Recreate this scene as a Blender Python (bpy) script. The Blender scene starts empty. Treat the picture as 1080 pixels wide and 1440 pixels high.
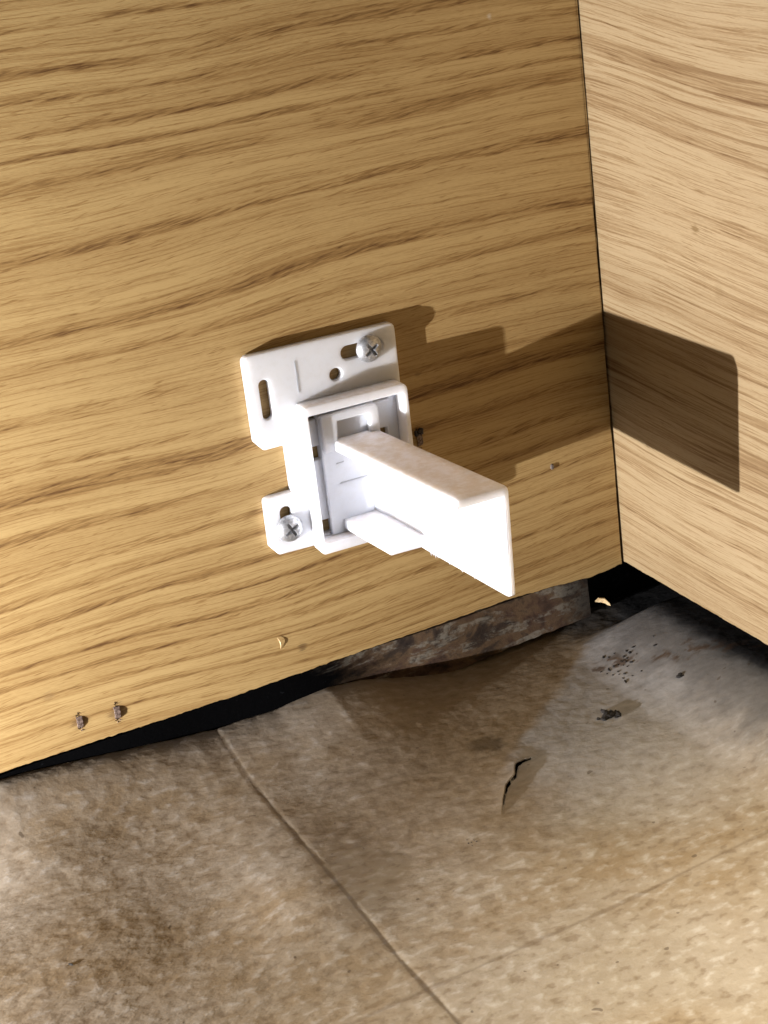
import bpy, bmesh, math, random
import numpy as np
from mathutils import Vector, Matrix
random.seed(4)
MM = 0.001
S = bpy.context.scene
C = S.collection

# ------------------------------------------------------------------ camera
cam_d = bpy.data.cameras.new('camera')
cam = bpy.data.objects.new('camera', cam_d); C.objects.link(cam)
_r = Vector((0.89471381, -0.42683037, -0.13154098))
_u = Vector((0.27654633, 0.29814251, 0.9135826))
_f = Vector((0.35072684, 0.85377215, -0.38479059))
cam.matrix_world = Matrix((( _r.x, _u.x, -_f.x, -.26643546), (_r.y, _u.y, -_f.y, -.43413540),
                           ( _r.z, _u.z, -_f.z, .24137241), (0, 0, 0, 1)))
cam_d.sensor_fit = 'VERTICAL'; cam_d.sensor_height = 24; cam_d.sensor_width = 18
cam_d.lens = 2217.8059 / 1440 * 24
cam_d.clip_start = .01; cam_d.clip_end = 50
S.camera = cam
# ------------------------------------------------------------------ world (dim light of the room, even all round)
w = bpy.data.worlds.new('World'); S.world = w; w.use_nodes = True
bg = w.node_tree.nodes['Background']
bg.inputs[0].default_value = (1.0, .93, .84, 1); bg.inputs[1].default_value = .005
# ------------------------------------------------------------------ lamps
def lamp(name, kind, loc, power, color, **k):
    d = bpy.data.lights.new(name, kind); d.energy = power; d.color = color
    for a, b in k.items(): setattr(d, a, b)
    o = bpy.data.objects.new(name, d); C.objects.link(o); o.location = loc
    return o
# small hand torch held low at the left
lamp('torch_lamp', 'POINT', (-.500, -.106, .017), 19.3, (1.0, .985, 1.01), shadow_soft_size=.0022)
# added broad soft fill above and in front, and a warm beam that lands on the floor in front of the side panel
a = lamp('fill_lamp', 'AREA', (-.25, -1.2, 1.3), .4, (1.0, .93, .84), shape='DISK', size=.8)
a.rotation_euler = (Vector((-.09, -.16, 0)) - a.location).to_track_quat('-Z', 'Y').to_euler()
b = lamp('floor_beam_lamp', 'SPOT', (-.10, -.62, .95), 150.0, (1.0, .89, .69), shadow_soft_size=.06, spot_size=math.radians(25), spot_blend=1.0)
b.rotation_euler = (Vector((-.050, -.300, -.02)) - b.location).to_track_quat('-Z', 'Y').to_euler()
# ------------------------------------------------------------------ exposure
S.view_settings.view_transform = 'Standard'; S.view_settings.look = 'None'
S.view_settings.exposure = 0; S.view_settings.gamma = 1
S.render.engine = 'CYCLES'
S.cycles.max_bounces = 6; S.cycles.diffuse_bounces = 3; S.cycles.glossy_bounces = 2

# ================================================================== helpers
def tag(o, label=None, cat=None, group=None, kind=None):
    if label: o['label'] = label
    if cat: o['category'] = cat
    if group: o['group'] = group
    if kind: o['kind'] = kind
    return o
def link(name, mesh, mats, parent=None):
    o = bpy.data.objects.new(name, mesh); C.objects.link(o)
    for m in (mats if isinstance(mats, (list, tuple)) else [mats]):
        if m.name not in [x.name for x in mesh.materials if x]: mesh.materials.append(m)
    if parent: o.parent = parent
    return o
def bm_obj(name, bm, mats, parent=None, smooth=True):
    me = bpy.data.meshes.new(name); bm.normal_update(); bm.to_mesh(me); bm.free()
    if smooth:
        for p in me.polygons: p.use_smooth = True
        me.set_sharp_from_angle(angle=math.radians(40))
    return link(name, me, mats, parent)
def bevel(o, width, seg=2, angle=30):
    m = o.modifiers.new('bevel', 'BEVEL'); m.width = width; m.segments = seg; m.limit_method = 'ANGLE'
    m.angle_limit = math.radians(angle); m.harden_normals = False
    return o

class NT:
    """tiny node-graph writer"""
    def __init__(s, name):
        s.m = bpy.data.materials.new(name); s.m.use_nodes = True
        s.t = s.m.node_tree; s.p = s.t.nodes['Principled BSDF']; s.out = s.t.nodes['Material Output']
    def n(s, k, **a):
        x = s.t.nodes.new(k)
        for q, v in a.items(): setattr(x, q, v)
        return x
    def put(s, sock, v):
        if isinstance(v, (int, float)):
            sock.default_value = v
        elif isinstance(v, (tuple, list)):
            sock.default_value = tuple(v) + ((1,) if len(sock.default_value) == 4 and len(v) == 3 else ())
        else: s.t.links.new(v, sock)
    def m2(s, op, a, b=0.0, c=None, clamp=False):
        x = s.n('ShaderNodeMath', operation=op, use_clamp=clamp); s.put(x.inputs[0], a); s.put(x.inputs[1], b)
        if c is not None: s.put(x.inputs[2], c)
        return x.outputs[0]
    def add(s, a, b): return s.m2('ADD', a, b)
    def sub(s, a, b): return s.m2('SUBTRACT', a, b)
    def mul(s, a, b): return s.m2('MULTIPLY', a, b)
    def xyz(s, a, b, c):
        x = s.n('ShaderNodeCombineXYZ'); s.put(x.inputs[0], a); s.put(x.inputs[1], b); s.put(x.inputs[2], c); return x.outputs[0]
    def obj_mm(s):
        tc = s.n('ShaderNodeTexCoord'); v = s.n('ShaderNodeVectorMath', operation='SCALE')
        s.put(v.inputs[0], tc.outputs['Object']); v.inputs['Scale'].default_value = 1000
        sp = s.n('ShaderNodeSeparateXYZ'); s.put(sp.inputs[0], v.outputs[0])
        return v.outputs[0], sp.outputs[0], sp.outputs[1], sp.outputs[2]
    def noise(s, vec, scale=1.0, detail=2.0, rough=.5, dist=0.0, color=False):
        x = s.n('ShaderNodeTexNoise'); s.put(x.inputs['Vector'], vec); x.inputs['Scale'].default_value = scale
        x.inputs['Detail'].default_value = detail; x.inputs['Roughness'].default_value = rough; x.inputs['Distortion'].default_value = dist
        return x.outputs['Color' if color else 'Fac']
    def noise2(s, vec, detail=2.0, rough=.5):
        x = s.n('ShaderNodeTexNoise', noise_dimensions='2D'); s.put(x.inputs['Vector'], vec); x.inputs['Scale'].default_value = 1
        x.inputs['Detail'].default_value = detail; x.inputs['Roughness'].default_value = rough
        return x.outputs['Fac']
    def step(s, v, lo, hi, a=0.0, b=1.0):
        x = s.n('ShaderNodeMapRange', interpolation_type='SMOOTHSTEP'); s.put(x.inputs['Value'], v)
        x.inputs['From Min'].default_value = lo; x.inputs['From Max'].default_value = hi
        x.inputs['To Min'].default_value = a; x.inputs['To Max'].default_value = b
        return x.outputs[0]
    def ramp(s, v, stops, interp='LINEAR'):
        x = s.n('ShaderNodeValToRGB'); s.put(x.inputs[0], v); r = x.color_ramp; r.interpolation = interp
        while len(r.elements) < len(stops): r.elements.new(.5)
        for e, (p, c) in zip(r.elements, stops):
            e.position = p; e.color = tuple(c) + ((1,) if len(c) == 3 else ())
        return x.outputs[0]
    def mix(s, f, a, b, kind='MIX'):
        x = s.n('ShaderNodeMix', data_type='RGBA', blend_type=kind); s.put(x.inputs[0], f); s.put(x.inputs[6], a); s.put(x.inputs[7], b)
        return x.outputs[2]
    def bump(s, h, dist, strength=1.0):
        x = s.n('ShaderNodeBump'); s.put(x.inputs['Height'], h); x.inputs['Distance'].default_value = dist; x.inputs['Strength'].default_value = strength
        s.t.links.new(x.outputs[0], s.p.inputs['Normal']); return x
    def set(s, **k):
        for a, v in k.items(): s.put(s.p.inputs[a.replace('_', ' ')], v)
        return s.m

# ================================================================== materials
def wood(name, seed, along, lines, light, mid, dark, meander, wA, wB, wF, pore_len=16.0, slant=-.10, tilt=0.0, spots=()):
    """printed oak laminate: grain runs along `along`; `lines` are (height mm, width, strength) of the strong dark figure"""
    t = NT(name); v, x, y, z = t.obj_mm()
    g = x if along == 'x' else y
    def n2(gs, zz, zs_, off, detail, rough=.5):
        return t.noise2(t.xyz(t.m2('MULTIPLY_ADD', g, 1 / gs, off * 7.31 + seed), t.m2('MULTIPLY_ADD', zz, 1 / zs_, off * 3.17 + seed), 0.0), detail, rough)
    z0 = t.sub(z, t.mul(t.mul(g, tilt / 190), z)) if tilt else z
    warp = n2(150, z0, 75, 0, 1)
    z1 = t.m2('MULTIPLY_ADD', t.sub(warp, .5), meander, z0)
    w2 = n2(30, z1, 5, 1, 3, .6)
    z2 = t.m2('MULTIPLY_ADD', t.sub(w2, .5), meander * .085, z1)
    tone = t.step(n2(210, z2, 8, 2, 2, .5), .34, .66)            # broad soft bands
    dens = t.step(n2(190, z2, 13, 3, 1), .36, .62, .30, 1)         # where lines crowd together
    lineA = t.mul(t.step(n2(110, z2, 1.7, 4, 3, .6), .48, .68), dens)
    lineB = t.step(n2(34, z2, .55, 9, 3, .65), .48, .68)
    zs = t.m2('MULTIPLY_ADD', g, slant, z2)
    pore = n2(pore_len, zs, .72, 5, 2, .65)
    pore_b = t.step(pore, .42, .60); pore_f = t.step(pore, .62, .74)
    acc = None
    for (h, wd, amt) in lines:
        d = t.sub(z2, h)                              # sharp below, fading upwards like late wood
        k = t.mul(t.m2('MULTIPLY', t.step(d, -wd * .4, -wd * .05), t.step(d, wd * 1.05, wd * .05)), amt)
        acc = k if acc is None else t.m2('MAXIMUM', acc, k)
    brk = n2(60, z2, 6, 6, 2, .6)
    fig = t.mul(acc, t.step(brk, .28, .55, .30, 1))
    f = t.mul(fig, t.m2('MULTIPLY_ADD', pore_b, .62, .38))
    f = t.mul(f, wF)
    f = t.m2('ADD', f, t.mul(lineA, wA)); f = t.m2('ADD', f, t.mul(lineB, wB))
    f = t.m2('ADD', f, t.mul(pore_f, .30)); f = t.m2('MULTIPLY_ADD', tone, .16, f)
    f = t.m2('MINIMUM', f, 1.0)
    fine = n2(2.0, z2, .26, 7, 1)
    f = t.m2('MULTIPLY_ADD', t.sub(fine, .5), .22, f)
    col = t.ramp(f, [(0.02, light), (.42, mid), (1.0, dark)])
    for (sg, sz, sr, amt, sc) in spots:                            # knocks, stains and scuffs of their own
        dd = t.m2('SQRT', t.add(t.m2('POWER', t.sub(g, sg), 2.0), t.m2('POWER', t.mul(t.sub(z, sz), 1.1), 2.0)))
        dd = t.m2('MULTIPLY_ADD', t.sub(pore, .5), sr * 2.2, dd)
        col = t.mix(t.mul(t.step(dd, sr, sr * .25), amt), col, sc)
    t.bump(fine, .00005, .5)
    return t.set(Base_Color=col, Roughness=t.step(f, 0, 1, .50, .64), Specular_IOR_Level=.3)

LINES_L = [(218, 5, .9), (208, 3, .8), (197, 3.2, .9), (190, 2.4, .8), (182, 2.6, 1), (176, 2, .9), (169, 5, .6), (150, 3.5, 1), (128, 3.5, .8),
           (119, 3, .6), (103, 3.5, .5), (88, 3, .6), (80, 5.5, .9), (68, 4, .75), (57, 3.5, .8), (49, 3, .7), (40, 2.2, .8), (33.5, 2, .8), (27.5, 1.8, .8), (22, 1.7, .8), (16.5, 1.6, .7), (11, 1.5, .7), (6, 1.3, .6)]
M_wood_l = wood('oak_laminate_back', 2.0, 'x', LINES_L, (.455, .312, .131), (.295, .175, .061), (.112, .050, .013), 15, .22, .26, .66, 11, -.10,
               spots=[(-123.0, 8.2, 2.0, .7, (.13, .075, .03)), (-31.5, 191, 1.3, .6, (.55, .50, .42)), (-70, 88, 1.4, .4, (.14, .08, .035)), (-205, 20, 2.2, .35, (.16, .09, .04)),
                      (-198, 8.2, 3.4, .6, (.11, .055, .022)), (-186, 7.2, 3.6, .6, (.11, .055, .022))])
LINES_R = [(176, 5, .6), (158, 4, .7), (137, 3.5, .6), (101, 3, .4), (72, 3, .5), (58, 4, .6), (40, 2, .7), (30, 2, .7), (21, 2, .7), (12, 2, .6)]
M_wood_r = wood('oak_laminate_side', 11.0, 'y', LINES_R, (.350, .260, .145), (.240, .156, .074), (.122, .063, .022), 12, .44, .30, .50, 18, -.03, .13,
               spots=[(-54.0, 127.5, 2.2, .75, (.16, .095, .035)), (-64, 110, 3.2, .3, (.19, .12, .05)), (-30, 60, 1.2, .3, (.17, .10, .05))])

def edge_board():
    t = NT('raw_board_edge'); v, x, y, z = t.obj_mm()
    n = t.noise(v, .6, 3)
    return t.set(Base_Color=t.ramp(n, [(.3, (.05, .03, .018)), (.7, (.16, .10, .055))]), Roughness=.9)
M_edge = edge_board()

def plastic():
    t = NT('white_nylon'); v, x, y, z = t.obj_mm()
    geo = t.n('ShaderNodeNewGeometry'); sp = t.n('ShaderNodeSeparateXYZ'); t.put(sp.inputs[0], geo.outputs['Normal'])
    up = t.step(sp.outputs[2], .45, .92)
    n1 = t.noise(v, .35, 4, .65); n2 = t.noise(v, 2.2, 3, .6)
    dust = t.mul(up, t.m2('ADD', t.step(n1, .30, .65, .30, .62), t.mul(t.sub(n2, .5), .35), clamp=True))
    haze = t.mul(t.step(n1, .42, .72), .30)
    col = t.mix(haze, (.88, .89, .95), (.78, .77, .77))
    col = t.mix(dust, col, t.mix(n2, (.58, .50, .41), (.72, .65, .56)))
    t.bump(n2, .00005, .35)
    t.set(Base_Color=col, Roughness=t.step(dust, 0, 1, .38, .9), Specular_IOR_Level=.45)
    t.p.subsurface_method = 'RANDOM_WALK'
    t.set(Subsurface_Weight=.85, Subsurface_Radius=(1.0, .92, .85), Subsurface_Scale=.008)
    return t.m
M_plastic = plastic()

def zinc():
    t = NT('zinc_plated_steel'); v, x, y, z = t.obj_mm()
    n = t.noise(v, 1.1, 4, .6)
    col = t.ramp(n, [(.30, (.30, .31, .33)), (.55, (.58, .59, .61)), (.75, (.72, .72, .72))])
    t.bump(t.noise(v, 3.0, 3), .00008, .6)
    return t.set(Base_Color=col, Metallic=.85, Roughness=t.step(n, .3, .7, .55, .34))
M_zinc = zinc()

def staple_mat(nm, a, b):
    t = NT(nm); v, x, y, z = t.obj_mm()
    n = t.noise(v, 1.3, 3, .6)
    return t.set(Base_Color=t.ramp(n, [(.35, a), (.65, b)]), Metallic=.1, Roughness=.7)
M_staple = staple_mat('aged_staple', (.05, .028, .02), (.25, .18, .14))
M_nail = staple_mat('dull_nail', (.09, .07, .06), (.20, .165, .14))
M_char = staple_mat('dark_rust', (.012, .009, .007), (.05, .035, .025))

def rust():
    t = NT('stained_rusty_strip'); v, x, y, z = t.obj_mm()
    vv = t.xyz(t.mul(x, .7), y, z)
    n1 = t.noise(vv, .075, 5, .65, .4); n2 = t.noise(vv, .55, 4, .65); n3 = t.noise(t.xyz(t.mul(x, .35), y, t.mul(z, 1.2)), .12, 5, .7, .6)
    col = t.ramp(n1, [(.32, (.010, .007, .005)), (.43, (.060, .034, .022)), (.52, (.105, .066, .036)), (.58, (.045, .030, .020)), (.68, (.015, .010, .009))])
    pale = t.mul(t.step(n3, .50, .60), t.step(n2, .36, .58))
    col = t.mix(t.mul(pale, .7), col, t.mix(n2, (.13, .118, .092), (.27, .25, .205)))
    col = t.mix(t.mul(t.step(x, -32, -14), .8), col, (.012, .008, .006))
    blk = t.step(t.m2('MULTIPLY_ADD', t.sub(n3, .5), 50, x), -84, -118)  # left end painted black as the unlit gap
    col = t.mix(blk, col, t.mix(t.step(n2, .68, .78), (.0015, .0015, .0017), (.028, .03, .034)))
    t.bump(n2, .0004, .5)
    return t.set(Base_Color=col, Roughness=.85, Specular_IOR_Level=t.step(blk, 0, 1, .25, .02))
M_rust = rust()

def cavity():
    t = NT('mouldy_black_board'); v, x, y, z = t.obj_mm()
    n = t.noise(v, .22, 5, .7); n2 = t.noise(v, .9, 3, .6)
    col = t.mix(t.step(n, .55, .72), (.006, .006, .007), (.05, .052, .06))
    col = t.mix(t.mul(t.step(n2, .66, .74), .8), col, (.30, .30, .31))
    return t.set(Base_Color=col, Roughness=.75)
M_cavity = cavity()

def vinyl():
    t = NT('worn_vinyl'); v, x, y, z = t.obj_mm()
    sx = t.mul(x, .62)
    def n2(sc, off, detail, rough=.55): return t.noise2(t.xyz(t.m2('MULTIPLY_ADD', sx, sc, off), t.m2('MULTIPLY_ADD', y, sc, off * 1.7), 0.0), detail, rough)
    big = n2(.022, 3.1, 2); mid = n2(.13, 8.4, 3, .6); sm = n2(.33, 1.3, 3, .5); fine = n2(2.2, 5.5, 1)
    base = t.mix(t.step(big, .35, .65), (.205, .154, .096), (.240, .203, .158))
    base = t.mix(t.mul(t.step(mid, .35, .68), .50), base, (.295, .257, .205))
    base = t.mix(t.mul(t.step(sm, .52, .80), .46), base, (.43, .41, .38))
    base = t.mix(t.mul(t.step(sm, .45, .26), .55), base, (.125, .086, .05))
    # brown shade of the raised floor, painted into the colour towards the tear
    shade_d = t.m2('SQRT', t.add(t.m2('POWER', t.mul(t.add(x, 100), 1 / 46), 2.0), t.m2('POWER', t.mul(t.add(y, 62), 1 / 40), 2.0)))
    shade_d = t.m2('MULTIPLY_ADD', t.sub(n2(.05, 2.2, 3, .6), .5), 1.3, shade_d)
    base = t.mix(t.mul(t.step(shade_d, 1.15, .55), .62), base, t.mix(sm, (.085, .058, .031), (.19, .138, .082)))
    # dirt lying in the pressed joints
    jx = t.m2('ABSOLUTE', t.add(t.add(x, 156.0), t.mul(y, .032)))
    jy = t.m2('ABSOLUTE', t.add(t.sub(y, -137.0), t.mul(t.add(x, 110), -.03)))
    base = t.mix(t.mul(t.step(t.add(jx, t.mul(t.sub(mid, .5), 1.2)), 1.0, .2), .60), base, (.075, .050, .028))
    base = t.mix(t.mul(t.step(t.add(jy, t.mul(t.sub(mid, .5), 1.6)), 1.1, .2), .42), base, (.10, .068, .04))
    # round water spot
    dx = t.sub(x, -84.6); dy = t.sub(y, -47.2)
    rr = t.m2('SQRT', t.add(t.mul(dx, t.mul(dx, .75)), t.mul(dy, dy)))
    rr = t.add(rr, t.mul(t.sub(sm, .5), 5.5))
    base = t.mix(t.mul(t.step(rr, 6.5, 3.0), .78), base, (.045, .034, .022))
    # grey tint in the corner, black mould creeping in along the side panel
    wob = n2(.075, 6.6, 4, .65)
    dm = t.m2('MULTIPLY_ADD', t.sub(wob, .5), 30, x)
    q = t.sub(t.m2('MULTIPLY_ADD', x, .8, 8.0), y)
    q = t.m2('MULTIPLY_ADD', t.sub(wob, .5), 14, q)
    grey_tint = t.mul(t.mul(t.step(q, -2, 4), t.step(dm, -100, -66)), t.step(y, -125, -50))
    shade_q = t.mul(t.step(q, 3, -2), t.mul(t.step(t.m2('MULTIPLY_ADD', t.sub(wob, .5), 40, y), -62, -34), t.step(x, -120, -75)))  # painted shadow: brown side of the corner's diagonal boundary
    base = t.mix(t.mul(shade_q, .50), base, t.mix(sm, (.11, .075, .035), (.20, .14, .072)))
    base = t.mix(t.mul(grey_tint, .85), base, t.mix(sm, (.19, .186, .184), (.315, .312, .31)))
    mould = t.step(dm, -32, -8)
    base = t.mix(t.mul(mould, .80), base, t.mix(mid, (.045, .044, .044), (.095, .093, .092)))
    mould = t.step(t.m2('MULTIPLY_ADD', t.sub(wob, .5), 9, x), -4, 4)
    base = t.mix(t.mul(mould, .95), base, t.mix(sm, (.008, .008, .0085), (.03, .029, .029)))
    # brown rot crumbling along a line by the corner
    line = t.m2('ABSOLUTE', t.add(t.add(y, 36), t.mul(t.add(x, 20), .85)))
    line = t.add(line, t.mul(t.sub(mid, .5), 22))
    cr = t.mul(t.step(line, 5, 0), t.mul(t.step(sm, .42, .58), t.step(x, -46, -30)))
    base = t.mix(t.mul(cr, .85), base, (.055, .034, .022))
    # band by the back panel browned in colour to imitate shade
    edge_shade = t.step(t.add(y, t.mul(t.sub(wob, .5), 26)), -24, 4)
    base = t.mix(t.mul(t.mul(edge_shade, t.step(x, -60, -90)), .40), base, (.15, .105, .06))
    spk = t.noise(v, .42, 0)
    base = t.mix(t.mul(t.step(spk, .83, .86), .6), base, (.05, .034, .022))
    t.bump(sm, .0010, .30)
    return t.set(Base_Color=base, Roughness=t.step(sm, .3, .7, .54, .40), Specular_IOR_Level=.45)
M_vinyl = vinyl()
def simple(nm, a, b, sc, rough=.85):
    t = NT(nm); v, x, y, z = t.obj_mm(); n = t.noise(v, sc, 4, .65)
    return t.set(Base_Color=t.ramp(n, [(.35, a), (.65, b)]), Roughness=rough)
M_torn = simple('black_torn_backing', (.004, .003, .003), (.016, .012, .009), .8)
M_dirt = simple('dark_dirt', (.0025, .002, .0015), (.012, .008, .005), 1.2)
M_chip = simple('pale_raw_splinter', (.62, .42, .20), (.80, .62, .36), .6)
M_sub = simple('black_subfloor', (.008, .007, .007), (.03, .026, .022), .15)

# ================================================================== numpy value noise
_rng = np.random.default_rng(7)
_tab = _rng.random((256, 256))
def vnoise(x, y):
    xi = np.floor(x).astype(int); yi = np.floor(y).astype(int); fx = x - xi; fy = y - yi
    fx = fx * fx * fx * (fx * (fx * 6 - 15) + 10); fy = fy * fy * fy * (fy * (fy * 6 - 15) + 10)
    g = lambda a, b: _tab[a % 256, b % 256]
    return (g(xi, yi) * (1 - fx) + g(xi + 1, yi) * fx) * (1 - fy) + (g(xi, yi + 1) * (1 - fx) + g(xi + 1, yi + 1) * fx) * fy - .5
def fbm(x, y, o=3, k=.5):
    s = 0; a = 1
    for i in range(o):
        s = s + a * vnoise(x * 2 ** i + 17.3 * i, y * 2 ** i + 9.1 * i); a *= k
    return s
def sstep(v, a, b):
    q = np.clip((v - a) / (b - a), 0, 1); return q * q * (3 - 2 * q)

# ================================================================== floor sheet
CRACK = np.array([(-75.2, -63.4), (-78, -63.3), (-80.5, -63.2), (-82.9, -63.9), (-84.6, -66.0), (-86.2, -68.8), (-88.6, -70.2), (-91, -71.9), (-93, -74.4), (-95.2, -77.2), (-98.6, -82.4)])
CW = np.array([.02, .16, .24, .50, .32, .26, .10, .36, .16, .20, .02])
def crack_d(x, y):
    best = np.full(x.shape, 1e9); wd = np.zeros(x.shape); side = np.zeros(x.shape); tt = np.zeros(x.shape)
    for i in range(len(CRACK) - 1):
        a, b = CRACK[i], CRACK[i + 1]; e = b - a; L = e @ e
        q = np.clip(((x - a[0]) * e[0] + (y - a[1]) * e[1]) / L, 0, 1)
        dx = x - a[0] - q * e[0]; dy = y - a[1] - q * e[1]; dd = np.hypot(dx, dy)
        s = np.sign(e[0] * (y - a[1]) - e[1] * (x - a[0]))
        m = dd < best
        best = np.where(m, dd, best); wd = np.where(m, CW[i] + q * (CW[i + 1] - CW[i]), wd); side = np.where(m, s, side)
        tt = np.where(m, (i + q) / (len(CRACK) - 1), tt)
    return best, wd, side, tt
EDGE = np.array([(-420, -2), (-225, -3.2), (-190, -7.0), (-158, -11.2), (-135, -11.6), (-116, -10.6), (-104, -12.2), (-94, -15.0), (-85, -17.8), (-72, -20.2), (-58, -21.5), (-30, -22), (60, -22)], float)
def height(x, y):
    e = np.interp(x, EDGE[:, 0], EDGE[:, 1]); e = e + .35 * fbm(x / 14, x * 0 + 3.1, 2)
    reach = 21 + 5 * np.sin(x / 31)
    k = np.exp(-(np.clip(2 - y, 0, None) / reach) ** 1.6)
    z = -20 + (e + 20) * k
    z = z + 3.0 * fbm(x / 85 + 3, y / 60 + 1.7, 2) * sstep(-y, 15, 60)          # slack sheet
    for (hx, hy, ax, ay, hh) in ((-158, -46, 16, 18, 1.1), (-160, -84, 17, 22, 3.0), (-222, -26, 22, 13, 3.0), (-262, -60, 14, 14, 1.6)):
        z = z + hh * np.exp(-((x - hx) / ax) ** 2 - ((y - hy) / ay) ** 2)
    # heave of the sheet on the left of the crack, falling away to the corner
    z = z + .7 * np.exp(-((x + 118) / 30) ** 2 - ((y + 40) / 32) ** 2)
    z = z + 9.0 * sstep(x, -36, 6) * sstep(-y, 0, 16)                            # sheet turns up towards the side panel
    # embossed bumps
    z = z + .11 * fbm(x / 5.2, y / 3.4, 2, .45) + .25 * np.clip(fbm(x / 4.0 + 40, y / 2.4, 1) - .16, 0, 1)
    # pressed tile joints
    jx = x + 156 + y * .032 + .5 * fbm(y / 20, y * 0, 2); z = z - .20 * np.exp(-(jx / .7) ** 2)
    jy = y + 137 - (x + 110) * .03 + .5 * fbm(x / 20, x * 0 + 5, 2); z = z - .20 * np.exp(-(jy / .8) ** 2)
    # torn lip
    d, wd, s, tt = crack_d(x, y)
    mid = np.sin(np.pi * np.clip(tt, 0, 1)) ** .6
    z = z + np.where(s < 0, 1.3, -.2) * mid * np.exp(-d / 6)
    return z, d, wd
def axis(segs):
    out = []
    for a, b, s in segs: out += list(np.arange(a, b, s))
    return np.array(out + [segs[-1][1]])
gx = axis([(-430, -270, 4), (-270, -102, .8), (-102, -72, .28), (-72, 12, .8), (12, 60, 4)])
gy = axis([(-330, -215, 4), (-215, -86, .8), (-86, -60, .28), (-60, 3.0, .8)])
X, Y = np.meshgrid(gx, gy, indexing='ij')
# ragged cut edge of the sheet near the panel
last = Y > -4
Yd = np.where(last, Y + (.9 * fbm(X / 9, X * 0 + 1.0, 3)) * sstep(Y, -4, 3), Y)
Yd = np.where(last & (X > -70), Yd + 12 * sstep(X, -70, -50) * sstep(Y, -4, 3), Yd)
Z, D, WD = height(X, Yd)
nx, ny = X.shape
verts = np.stack([X, Yd, Z], -1).reshape(-1, 3) * MM
ii = np.arange(nx * ny).reshape(nx, ny)
faces = np.stack([ii[:-1, :-1], ii[1:, :-1], ii[1:, 1:], ii[:-1, 1:]], -1).reshape(-1, 4)
fd = (D - WD)[:-1, :-1].reshape(-1)
faces = faces[fd > 0]                                          # the tear is a real opening
me = bpy.data.meshes.new('floor')
me.from_pydata(verts.tolist(), [], faces.tolist()); me.update()
me.polygons.foreach_set('use_smooth', [True] * len(me.polygons))
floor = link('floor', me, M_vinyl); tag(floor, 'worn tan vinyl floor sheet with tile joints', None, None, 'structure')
so = floor.modifiers.new('thick', 'SOLIDIFY'); so.thickness = .0006; so.offset = -1
def box(bm, x0, x1, y0, y1, z0, z1):
    g = bmesh.ops.create_cube(bm, size=1)
    bmesh.ops.scale(bm, vec=((x1 - x0) * MM, (y1 - y0) * MM, (z1 - z0) * MM), verts=g['verts'])
    bmesh.ops.translate(bm, vec=((x0 + x1) / 2 * MM, (y0 + y1) / 2 * MM, (z0 + z1) / 2 * MM), verts=g['verts'])
    return g['verts']
bm = bmesh.new(); box(bm, -440, 90, -340, 60, -40, -27)
tag(bm_obj('subfloor', bm, M_sub), kind='structure')

# ================================================================== panels
def panel(name, pts_bottom, top, thick, axis_, mats, end_taper=0.0):
    """board standing on a slightly chipped lower edge; front face at 0"""
    bm = bmesh.new(); fr = []; bk = []
    for i, (s, h) in enumerate(pts_bottom):
        if axis_ == 'x': fr.append((bm.verts.new((s * MM, 0, h * MM)), bm.verts.new((s * MM, thick * MM, h * MM))))
        else: fr.append((bm.verts.new((0, s * MM, h * MM)), bm.verts.new((thick * MM, s * MM, h * MM))))
    tp = []
    for i, (s, h) in enumerate(pts_bottom):
        sh = s + (end_taper if i == len(pts_bottom) - 1 else 0)
        if axis_ == 'x': tp.append((bm.verts.new((sh * MM, 0, top * MM)), bm.verts.new((sh * MM, thick * MM, top * MM))))
        else: tp.append((bm.verts.new((0, sh * MM, top * MM)), bm.verts.new((thick * MM, sh * MM, top * MM))))
    mids = []
    if end_taper:
        hs = np.arange(pts_bottom[-1][1] + 1.5, top - 1, 1.5); jit = .30 * fbm(hs / 9, hs * 0 + 4.4, 3, .6) + .5 * np.clip(fbm(hs / 4, hs * 0 + 6, 1) - .36, 0, 1) * -3
        for h, j in zip(hs, jit):
            sh = pts_bottom[-1][0] + end_taper * min(1, h / 200) + j
            mids.append((bm.verts.new((sh * MM, 0, h * MM)), bm.verts.new((sh * MM, thick * MM, h * MM))))
    for i in range(len(fr) - 1):
        if mids and i == len(fr) - 2: bm.faces.new([fr[i][0], fr[i + 1][0]] + [m_[0] for m_ in mids] + [tp[i + 1][0], tp[i][0]])
        else: bm.faces.new((fr[i][0], fr[i + 1][0], tp[i + 1][0], tp[i][0]))
        bm.faces.new((fr[i + 1][1], fr[i][1], tp[i][1], tp[i + 1][1])).material_index = 1
        bm.faces.new((fr[i][1], fr[i + 1][1], fr[i + 1][0], fr[i][0])).material_index = 1
        bm.faces.new((tp[i][0], tp[i + 1][0], tp[i + 1][1], tp[i][1])).material_index = 1
    for i in (0, -1):
        if mids and i == -1:
            col_ = [fr[-1]] + mids + [tp[-1]]
            for p_, q_ in zip(col_[:-1], col_[1:]): bm.faces.new((p_[0], p_[1], q_[1], q_[0])).material_index = 1
        else: bm.faces.new((fr[i][0], fr[i][1], tp[i][1], tp[i][0])).material_index = 1
    bmesh.ops.triangulate(bm, faces=[f for f in bm.faces if len(f.verts) > 4])
    bmesh.ops.recalc_face_normals(bm, faces=bm.faces)
    o = bm_obj(name, bm, mats, smooth=False)
    return o
xs = np.concatenate([np.arange(-430, -240, 10), np.arange(-240, -1.2, .8), [-1.05]])
chip = .30 * fbm(xs / 2.2, xs * 0, 3, .6) - .5 * np.clip(fbm(xs / 5, xs * 0 + 8, 2) - .32, 0, 1) * -2
bow = np.interp(xs, [-430, -225, -150, -75, -45, -28, -14, 0], [2.0, .6, -.5, .2, .5, -.5, -1.6, -.6])
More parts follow.
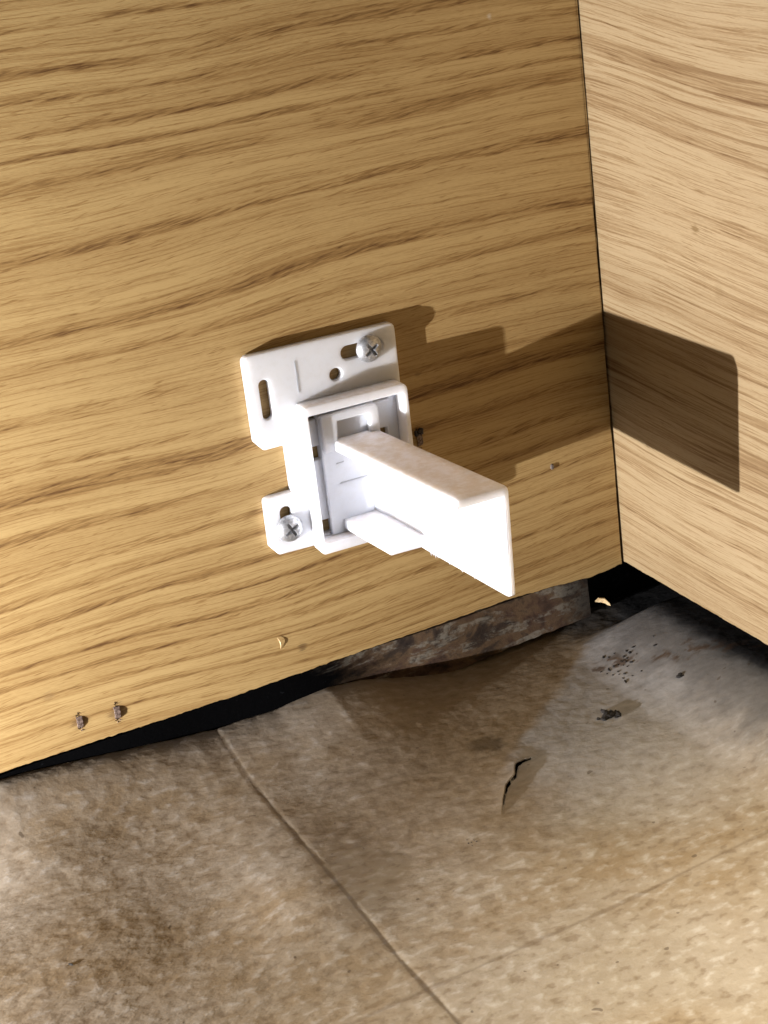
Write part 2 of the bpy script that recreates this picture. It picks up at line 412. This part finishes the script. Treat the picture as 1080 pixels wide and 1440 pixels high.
left = panel('back_panel', list(zip(xs, chip + bow)), 300, 15, 'x', [M_wood_l, M_edge], .7)
tag(left, 'oak laminate board behind the white plastic bracket, grain running level', 'panel')
ys = np.concatenate([np.arange(-330, -110, 10), np.arange(-110, 14.5, .8), [15.5]])
chip = .26 * fbm(ys / 2.0 + 5, ys * 0 + 2, 3, .6)
right = panel('side_panel', list(zip(ys, chip)), 300, 15, 'y', [M_wood_r, M_edge])
tag(right, 'paler oak laminate board on the right, meeting the other at the corner', 'panel')

# added dark board far under the back panel, blocks light behind the gap
bm = bmesh.new(); box(bm, -440, 14, 20, 26, -30, -.4)
tag(bm_obj('gap_blocker', bm, M_cavity), 'added black board with mould specks, blocking light behind the gap under the back panel', 'board')
bm = bmesh.new(); box(bm, 32, 38, -340, 26, -30, -.4)  # added blocker, keeps the gap under the side panel dark
tag(bm_obj('gap_blocker', bm, M_cavity), 'added black board keeping the gap under the right panel dark', 'board')

# stained strip under the back panel
bm = bmesh.new(); top = []; bot = []
sx = np.arange(-235, -13.0, 1.0)
for i, s in enumerate(sx):
    zb = np.interp(s, [-235, -90, -14], [-25, -21.6, -17.8]) + .25 * math.sin(s * .9) * random.random()
    yy = 3.2 + .35 * math.sin(s / 9.0)
    top.append((bm.verts.new((s * MM, yy * MM, -2.2 * MM)), bm.verts.new((s * MM, (yy + 2) * MM, -2.2 * MM))))
    bot.append((bm.verts.new((s * MM, (yy - .6) * MM, zb * MM)), bm.verts.new((s * MM, (yy + 1.4) * MM, zb * MM))))
for i in range(len(sx) - 1):
    bm.faces.new((bot[i][0], bot[i + 1][0], top[i + 1][0], top[i][0])); bm.faces.new((bot[i + 1][1], bot[i][1], top[i][1], top[i + 1][1]))
    bm.faces.new((bot[i][1], bot[i + 1][1], bot[i + 1][0], bot[i][0])); bm.faces.new((top[i][0], top[i + 1][0], top[i + 1][1], top[i][1]))
for i in (0, -1): bm.faces.new((bot[i][0], bot[i][1], top[i][1], top[i][0]))
bmesh.ops.recalc_face_normals(bm, faces=bm.faces)
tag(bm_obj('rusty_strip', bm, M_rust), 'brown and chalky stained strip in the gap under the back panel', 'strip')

# ================================================================== bracket
T = .0232
br = bpy.data.objects.new('drawer_slide_bracket', None); C.objects.link(br)
br.empty_display_size = .01
U0, W0 = 25.0, 66.0
def brk_world(u, wv, yv):
    return Vector(((-127.408 + u * math.cos(T) - wv * math.sin(T)), -yv, 108.4571 - wv * math.cos(T) - u * math.sin(T))) * MM
br.location = brk_world(U0, W0, 0); br.rotation_euler = (0, T, 0)
tag(br, 'white plastic bracket with a long rail arm, screwed to the back panel', 'bracket')
def L(u, wv, yv): return Vector(((u - U0) * MM, -yv * MM, (W0 - wv) * MM))

def rrect(u0, u1, w0, w1, r, n=5):
    rs = r if isinstance(r, (tuple, list)) else (r,) * 4      # tl tr br bl
    pts = []
    for (cu, cw, a0, rr) in ((u0, w0, 180, rs[0]), (u1, w0, 270, rs[1]), (u1, w1, 0, rs[2]), (u0, w1, 90, rs[3])):
        su = 1 if cu == u0 else -1; sw = 1 if cw == w0 else -1
        for k in range(n + 1):
            a = math.radians(a0 + 90 * k / n)
            pts.append((cu + su * rr + rr * math.cos(a), cw + sw * rr + rr * math.sin(a)))
    return pts
def round_poly(pts, r, n=4):
    out = []
    N = len(pts)
    for i, p in enumerate(pts):
        rr = r[i] if isinstance(r, (list, tuple)) else r
        p = Vector(p); a = (Vector(pts[i - 1]) - p).normalized(); b = (Vector(pts[(i + 1) % N]) - p).normalized()
        if rr <= 0: out.append(tuple(p)); continue
        h = math.acos(max(-1, min(1, a.dot(b)))) / 2; dd = rr / math.tan(h)
        s = p + a * dd; e = p + b * dd
        for k in range(n + 1):
            q = k / n; out.append(tuple((1 - q) ** 2 * s + 2 * q * (1 - q) * p + q * q * e))
    return out
def slab(name, outlines, y0, y1, mat, parent, bev=.35):
    """extrude a flat outline with holes from depth y0 to y1 (mm from the panel), edges eased"""
    cu = bpy.data.curves.new(name, 'CURVE'); cu.dimensions = '2D'; cu.fill_mode = 'BOTH'
    b = bev * MM; cu.extrude = (y1 - y0) / 2 * MM - b; cu.bevel_depth = b; cu.bevel_resolution = 2; cu.offset = -b
    for pts in outlines:
        sp = cu.splines.new('POLY'); sp.points.add(len(pts) - 1); sp.use_cyclic_u = True
        for q, (u, wv) in zip(sp.points, pts): q.co = ((u - U0) * MM, (W0 - wv) * MM, 0, 1)
    tmp = bpy.data.objects.new('tmp', cu); C.objects.link(tmp)
    dg = bpy.context.evaluated_depsgraph_get(); me = bpy.data.meshes.new_from_object(tmp.evaluated_get(dg))
    bpy.data.objects.remove(tmp); bpy.data.curves.remove(cu)
    me.transform(Matrix(((1, 0, 0, 0), (0, 0, -1, -(y0 + y1) / 2 * MM), (0, 1, 0, 0), (0, 0, 0, 1))))
    me.name = name
    for p in me.polygons: p.use_smooth = True
    me.set_sharp_from_angle(angle=math.radians(35))
    me.materials.clear()
    return link(name, me, mat, parent)

# --- mounting plate
outline = round_poly([(0, -.2), (50.4, -.2), (50.2, 64.5), (16, 65.2), (2.6, 64.9), (0, 61.6), (.2, 45.4), (9.6, 45.4), (9.6, 29.9), (2.6, 30.0), (0, 26.8)],
                     [2.2, 2.2, 1, 1, 1.5, 1.2, 1.8, .3, .3, 1.5, 1.3])
holes = [rrect(3.9, 7.3, 8.1, 20.9, 1.65), rrect(31.6, 46, 3.7, 8.3, 2.25),
         [(29.1 + 2.05 * math.cos(a), 11.9 + 2.05 * math.sin(a)) for a in np.linspace(0, 2 * math.pi, 24, endpoint=False)],
         rrect(4.7, 8.7, 49.6, 60, 1.95),
         rrect(17.2, 20.9, 21.6, 24.4, .2), rrect(17.2, 20.7, 32.9, 37.4, .2), rrect(17.2, 21.2, 57.5, 62.2, .2),
         rrect(40.2, 45.4, 21.4, 23.7, .2), rrect(40.9, 44.2, 32.6, 36.0, .2)]
slab('mounting_plate', [outline] + holes, .15, 3.0, M_plastic, br, .4)
# thin moulding line on the plate
bm = bmesh.new()
vs = box(bm, 0, .35, -.25, 0, 0, 10)
bmesh.ops.translate(bm, vec=L(16.2, 14.6, 2.95), verts=bm.verts)
bm_obj('moulding_rib', bm, M_plastic, br)
# --- socket frame standing on the plate
slab('socket_frame', [rrect(14.4, 49.6, 17.7, 66.4, (1.2, 2.2, 1.5, 1.6)), rrect(15.9, 47.9, 20.8, 62.8, .5)], 2.6, 9.4, M_plastic, br, .45)
# --- slider block the arm grows from
slab('slider_block', [rrect(20.6, 40.9, 23.2, 62.6, (1.0, 2.0, .4, .4))], 2.8, 4.9, M_plastic, br, .3)
collar = round_poly([(20.8, 22.6), (39.9, 22.6), (39.9, 32.4), (36.6, 32.4), (36.6, 25.2), (26.0, 25.2), (25.2, 34.6), (20.8, 34.6)], [1, 2.3, .4, .3, .8, .4, .4, .3])
slab('collar', [collar], 4.6, 7.2, M_plastic, br, .45)
bm = bmesh.new(); box(bm, 0, 9.4, -.35, 0, -.5, 0); bmesh.ops.translate(bm, vec=L(25.3, 45.9, 4.85), verts=bm.verts)
bm_obj('moulding_rib', bm, M_plastic, br)
bm = bmesh.new(); box(bm, 0, 2.6, -.35, 0, -.45, 0); bmesh.ops.translate(bm, vec=L(24.6, 39.3, 4.85), verts=bm.verts)
bm_obj('moulding_rib', bm, M_plastic, br)
# --- rail arm: L section (top flange + upright web) lofted along its length
def section(yv):
    k = (yv - 5) / 71.0
    ur = 40.1 + 6.2 * k; ul = 23.9 + 5.6 * k; wt = 31.35 - 1.0 * k; th = 3.3
    wl = np.interp(yv, [3, 12, 34, 76], [35.6, 37.4, 39.2, 44.0]); wb = 62.6 + 2.2 * k
    # clockwise outline seen from the front, from the lower left of the flange
    pts = [(ul, wt + th), (ul, wt), (ur, wt), (ur, wb), (wl, wb), (wl, wt + th)]
    rad = [.5, 1.4, 2.0, .6, .6, 1.0]
    return round_poly(pts, rad, 5)
bm = bmesh.new(); rows = []
stations = list(np.linspace(3.0, 75.2, 30)) + [75.9, 76.4, 76.8, 77.0]
for yv in stations:
    ring = section(yv); sh = {75.9: .06, 76.4: .18, 76.8: .42, 77.0: .75}.get(yv, 0)
    c = np.array(ring)
    if sh:
        # ease the end: pull each point a little inward
        P = [Vector(q) for q in ring]; N = len(P); new = []
        for i in range(N):
            tdir = (P[(i + 1) % N] - P[i - 1]).normalized(); nrm = Vector((-tdir.y, tdir.x))
            new.append(tuple(P[i] + nrm * sh))
        ring = new
    # front lower corner of the web is rounded off
    row = []; wbm = max(q_[1] for q_ in ring)
    for (u, wv) in ring:
        yy = yv
        if wv > 55: yy = yv - max(0, wv - (wbm - 3.5)) ** 2 * .13 * max(0, (yv - 70) / 7)
        row.append(bm.verts.new(L(u, wv, yy)))
    rows.append(row)
N = len(rows[0])
for a, b in zip(rows[:-1], rows[1:]):
    for i in range(N): bm.faces.new((a[i], a[(i + 1) % N], b[(i + 1) % N], b[i]))
bm.faces.new(rows[-1])
bmesh.ops.triangulate(bm, faces=[bm.faces[-1] if False else f for f in bm.faces if len(f.verts) > 4])
bmesh.ops.recalc_face_normals(bm, faces=bm.faces)
arm = bm_obj('rail_arm', bm, M_plastic, br)
# ragged moulding flash on the web's lower edge
bm = bmesh.new()
for (yv, ln) in ((35.4, 1.0), (36.6, .6), (37.8, .9), (39.2, .4), (45.5, .35), (52, .5), (58.3, .3)):
    k = (yv - 5) / 71.0; wl = float(np.interp(yv, [3, 12, 34, 76], [35.6, 37.4, 39.2, 44.0])); wb = 62.4 + 2.2 * k
    q = [bm.verts.new(L(wl + .1, wb, yv - .5)), bm.verts.new(L(wl + .1, wb, yv + .5)), bm.verts.new(L(wl + .8, wb, yv)), bm.verts.new(L(wl + .2, wb + .2 + ln, yv + .15))]
    for f_ in ((0, 1, 3), (1, 2, 3), (2, 0, 3), (0, 2, 1)): bm.faces.new([q[i] for i in f_])
bmesh.ops.recalc_face_normals(bm, faces=bm.faces)
bm_obj('moulding_flash', bm, M_plastic, arm, False)
# --- short shelf at the foot of the arm
bm = bmesh.new(); lo = []; hi = []
prof = [(3.5, 24.6, 38.2), (20, 25.9, 40.2), (33.6, 27.2, 41.2)]
for (yv, a, b) in prof:
    lo.append([bm.verts.new(L(a, 61.6, yv)), bm.verts.new(L(b, 61.9, yv))]); hi.append([bm.verts.new(L(a, 58.2, yv)), bm.verts.new(L(b, 58.2, yv))])
for i in range(2):
    bm.faces.new((hi[i][0], hi[i][1], hi[i + 1][1], hi[i + 1][0])); bm.faces.new((lo[i][0], lo[i + 1][0], lo[i + 1][1], lo[i][1]))
    bm.faces.new((lo[i][0], hi[i][0], hi[i + 1][0], lo[i + 1][0])); bm.faces.new((lo[i][1], lo[i + 1][1], hi[i + 1][1], hi[i][1]))
for i in (0, 2): bm.faces.new((lo[i][0], lo[i][1], hi[i][1], hi[i][0]))
bmesh.ops.recalc_face_normals(bm, faces=bm.faces)
bevel(bm_obj('shelf', bm, M_plastic, arm), .0005, 3)

# --- pan-head cross-recess screws
def screw_mesh(turn, R=4.4, H=2.5):
    n = 72; st = 2 * R / n
    def hz(x, y):
        r = math.hypot(x, y)
        if r > R: return None
        h = H * (1 - (r / R) ** 2.6) ** .62
        c, s = math.cos(turn), math.sin(turn); a = abs(c * x + s * y); b = abs(-s * x + c * y)
        q = 9
        for (l, t_) in ((a, b), (b, a)):
            if l < 2.4: q = min(q, t_ - (.72 - .12 * l))
        q = min(q, math.hypot(a, b) - .85)
        dep = 1.9 * max(0, 1 - math.hypot(a, b) / 3.0)
        if q < 0: h -= min(1, -q / .14) * (.35 + dep)
        elif q < .15: h += .03
        return h
    bm = bmesh.new(); rings = []
    nr, na = 44, 96
    ctr = bm.verts.new((0, 0, hz(0, 0) * MM))
    for i in range(1, nr + 1):
        r = R * math.sin(i / nr * math.pi / 2) ** .9 if i < nr else R
        rings.append([bm.verts.new((r * math.cos(a) * MM, r * math.sin(a) * MM, (hz(r * .9999 * math.cos(a), r * .9999 * math.sin(a)) or 0) * MM)) for a in np.linspace(0, 2 * math.pi, na, endpoint=False)])
    for i in range(na): bm.faces.new((ctr, rings[0][i], rings[0][(i + 1) % na]))
    for A, B in zip(rings[:-1], rings[1:]):
        for i in range(na): bm.faces.new((A[i], B[i], B[(i + 1) % na], A[(i + 1) % na]))
    base = [bm.verts.new((R * .97 * math.cos(a) * MM, R * .97 * math.sin(a) * MM, -.35 * MM)) for a in np.linspace(0, 2 * math.pi, na, endpoint=False)]
    sh1 = [bm.verts.new((1.9 * math.cos(a) * MM, 1.9 * math.sin(a) * MM, -.35 * MM)) for a in np.linspace(0, 2 * math.pi, na, endpoint=False)]
    sh2 = [bm.verts.new((1.9 * math.cos(a) * MM, 1.9 * math.sin(a) * MM, -3.4 * MM)) for a in np.linspace(0, 2 * math.pi, na, endpoint=False)]
    for A, B in ((rings[-1], base), (base, sh1), (sh1, sh2)):
        for i in range(na): bm.faces.new((A[i], B[i], B[(i + 1) % na], A[(i + 1) % na]))
    return bm
for (u, wv, turn, tilt) in ((40.9, 6.1, .62, .04), (7.0, 56.9, .45, -.05)):
    o = bm_obj('screw', screw_mesh(turn), M_zinc, br)
    o.location = L(u, wv, 3.35); o.rotation_euler = (math.pi / 2 + tilt, tilt * .6, 0)

# ================================================================== staples, nail, splinter in the back panel
def staple(name, x, z, ln, wd, out, mat, label, lean=0.0, cap=None, grp=None):
    """arched staple crown standing out of the panel"""
    e = bpy.data.objects.new(name, None); C.objects.link(e); e.empty_display_size = .003
    e.location = (x * MM, 0, z * MM); e.rotation_euler = (0, lean, 0)
    bm = bmesh.new(); rows = []
    n = 12
    for i in range(n + 1):
        q = i / n; zz = ln * (q - .5); oo = -1.0 + (out + 1.0) * (1 - abs(2 * q - 1) ** 3.2)
        wv = wd * (1 + .10 * math.sin(i * 2.1)); th = .45
        rows.append([bm.verts.new((sx_ * wv / 2 * MM, -(oo + dy) * MM, zz * MM)) for sx_, dy in ((-1, -th), (1, -th), (1, 0), (-1, 0))])
    for a, b in zip(rows[:-1], rows[1:]):
        for i in range(4): bm.faces.new((a[i], a[(i + 1) % 4], b[(i + 1) % 4], b[i]))
    bm.faces.new(rows[0]); bm.faces.new(rows[-1]); bmesh.ops.recalc_face_normals(bm, faces=bm.faces)
    bevel(bm_obj('crown', bm, mat, e), .00012, 2)
    # torn print fibres round the entry holes
    for q in (-1, 1):
        bm = bmesh.new()
        for k in range(6):
            a = random.random() * 6.28; r0 = .3; r1 = .7 + random.random() * .5
            p = [(r0 * math.cos(a - .5), r0 * math.sin(a - .5)), (r1 * math.cos(a), r1 * math.sin(a)), (r0 * math.cos(a + .5), r0 * math.sin(a + .5))]
            vb = [bm.verts.new((px * MM, -.02 * MM, pz * MM)) for px, pz in p]; tpv = bm.verts.new((p[1][0] * .8 * MM, -.45 * MM, p[1][1] * .8 * MM))
            bm.faces.new((vb[0], vb[1], tpv)); bm.faces.new((vb[1], vb[2], tpv)); bm.faces.new((vb[2], vb[0], tpv))
        o = bm_obj('torn_fibre', bm, M_char if q > 0 else mat, e, False); o.location = (0, 0, q * ln * .48 * MM)
    tag(e, label, 'staple', grp); return e
G = 'staples in the back panel'
staple('staple', -198.0, 8.4, 5.2, 1.9, .65, M_staple, 'leftmost bent staple low on the back panel', .06, grp=G)
staple('staple', -186.2, 7.4, 5.6, 1.9, .85, M_staple, 'second bent staple from the left, low on the back panel', .06, grp=G)
staple('staple', -72.6, 66.8, 6.0, 1.9, 1.3, M_staple, 'staple with a dark charred top beside the right edge of the white bracket', -.05, grp=G)
bm = bmesh.new()
for k in range(9):
    g = bmesh.ops.create_icosphere(bm, subdivisions=1, radius=random.uniform(.5, .9) * MM)
    bmesh.ops.translate(bm, vec=(random.uniform(-1.3, 1.3) * MM, -random.uniform(.1, 1.1) * MM, random.uniform(-.7, .7) * MM), verts=g['verts'])
o = bm_obj('dark_crumb', bm, M_char, None); o.location = (-73.0 * MM, -.6 * MM, 69.4 * MM)
tag(o, 'black crumb of dirt stuck on top of the staple beside the bracket', 'crumb')
# small nail
bm = bmesh.new()
bmesh.ops.create_cone(bm, cap_ends=True, segments=16, radius1=1.0 * MM, radius2=.8 * MM, depth=1.6 * MM)
bmesh.ops.rotate(bm, matrix=Matrix.Rotation(math.pi / 2, 3, 'X'), verts=bm.verts)
bmesh.ops.scale(bm, vec=(.75, .7, 1.15), verts=bm.verts)
o = bm_obj('nail_head', bm, M_nail); o.location = (-25.2 * MM, -.02 * MM, 43.4 * MM); bevel(o, .0002, 2)
tag(o, 'small dull grey nail head near the corner, below the shadow', 'nail')
# pale splinter
bm = bmesh.new(); rows = []
for i in range(8):
    q = i / 7; r = .24 * math.sin(math.pi * (q * .9 + .05)) + .04
    cx = .5 * math.sin(q * 3) ; cy = .1 + .6 * math.sin(q * 2.6)
    rows.append([bm.verts.new(((cx + r * math.cos(a)) * MM, (-cy - r * .6 * math.sin(a)) * MM, (q * 4.4 - 2.2) * MM)) for a in (0, 1.57, 3.14, 4.71)])
for a, b in zip(rows[:-1], rows[1:]):
    for i in range(4): bm.faces.new((a[i], a[(i + 1) % 4], b[(i + 1) % 4], b[i]))
bm.faces.new(rows[0]); bm.faces.new(rows[-1]); bmesh.ops.recalc_face_normals(bm, faces=bm.faces)
o = bm_obj('splinter', bm, M_chip); o.location = (-130.8 * MM, 0, 12.6 * MM); o.rotation_euler = (0, -.15, 0)
tag(o, 'tiny pale curled splinter standing off the back panel below the bracket', 'splinter')
# brown dent mark
# ================================================================== dirt on the floor
def zf(x, y): return float(height(np.array([float(x)]), np.array([float(y)]))[0][0])
def crumbs(name, x, y, n, spread, size, mat, label, seed, cat='dirt'):
    r = random.Random(seed); bm = bmesh.new(); z0 = zf(x, y)
    for k in range(n):
        g = bmesh.ops.create_icosphere(bm, subdivisions=1, radius=1)
        s = size * r.uniform(.4, 1.2)
        for v in g['verts']: v.co *= r.uniform(.7, 1.25)
        bmesh.ops.scale(bm, vec=(s * r.uniform(.7, 1.8) * MM, s * r.uniform(.6, 1.2) * MM, s * r.uniform(.35, .8) * MM), verts=g['verts'])
        bmesh.ops.rotate(bm, matrix=Matrix.Rotation(r.uniform(0, 6.28), 3, 'Z') @ Matrix.Rotation(r.uniform(-.6, .6), 3, 'X'), verts=g['verts'])
        px = r.gauss(0, spread); py = r.gauss(0, spread * .7)
        bmesh.ops.translate(bm, vec=(px * MM, py * MM, (zf(x + px, y + py) - z0 + s * .25) * MM), verts=g['verts'])
    o = bm_obj(name, bm, mat, None, False); o.location = (x * MM, y * MM, z0 * MM)
    return tag(o, label, cat)
crumbs('dirt_clump', -44.2, -55.8, 40, 1.5, 1.05, M_dirt, 'dark clump of dirt on the floor between the tear and the side panel', 1)
crumbs('dirt_crumb', -15.8, -55.4, 5, .6, .7, M_dirt, 'single dark crumb on the floor close to the black mould by the side panel', 2)
crumbs('dirt_crumb', -227.5, -76.0, 3, .4, .33, M_dirt, 'small black fleck on the floor near its left end', 3)
crumbs('dirt_crumb', -112.8, -88.5, 6, 1.2, .35, M_dirt, 'faint brown specks on the floor left of the tear', 4)
crumbs('dirt_trail', -24.0, -33.0, 34, 5.5, .55, M_dirt, 'scatter of dark brown crumbs on the grey floor below the corner', 5)
# added pale chip, stands in for a spot of light at the strip's end
bm = bmesh.new()
pts = [(-2.6, 0, .2), (-1.2, .4, 1.2), (.8, .6, .8), (2.4, .3, -1.0), (2.7, 0, -2.0), (1.6, .2, -1.6), (.2, .5, -.4), (-1.4, .3, -.3)]
f0 = [bm.verts.new((a * MM, b * MM, c * MM)) for a, b, c in pts]; f1 = [bm.verts.new((a * MM, (b + .9) * MM, c * MM)) for a, b, c in pts]
bm.faces.new(f0); bm.faces.new(list(reversed(f1)))
for i in range(8): bm.faces.new((f0[i], f1[i], f1[(i + 1) % 8], f0[(i + 1) % 8]))
bmesh.ops.triangulate(bm, faces=[f for f in bm.faces if len(f.verts) > 4]); bmesh.ops.recalc_face_normals(bm, faces=bm.faces)
o = bm_obj('light_spot_chip', bm, M_chip, None, False); o.location = (-9.6 * MM, 1.0 * MM, -13.2 * MM); o.rotation_euler = (0, 0, -.5)
tag(o, 'small added chip standing in for an orange spot of light at the corner', 'wood chip')
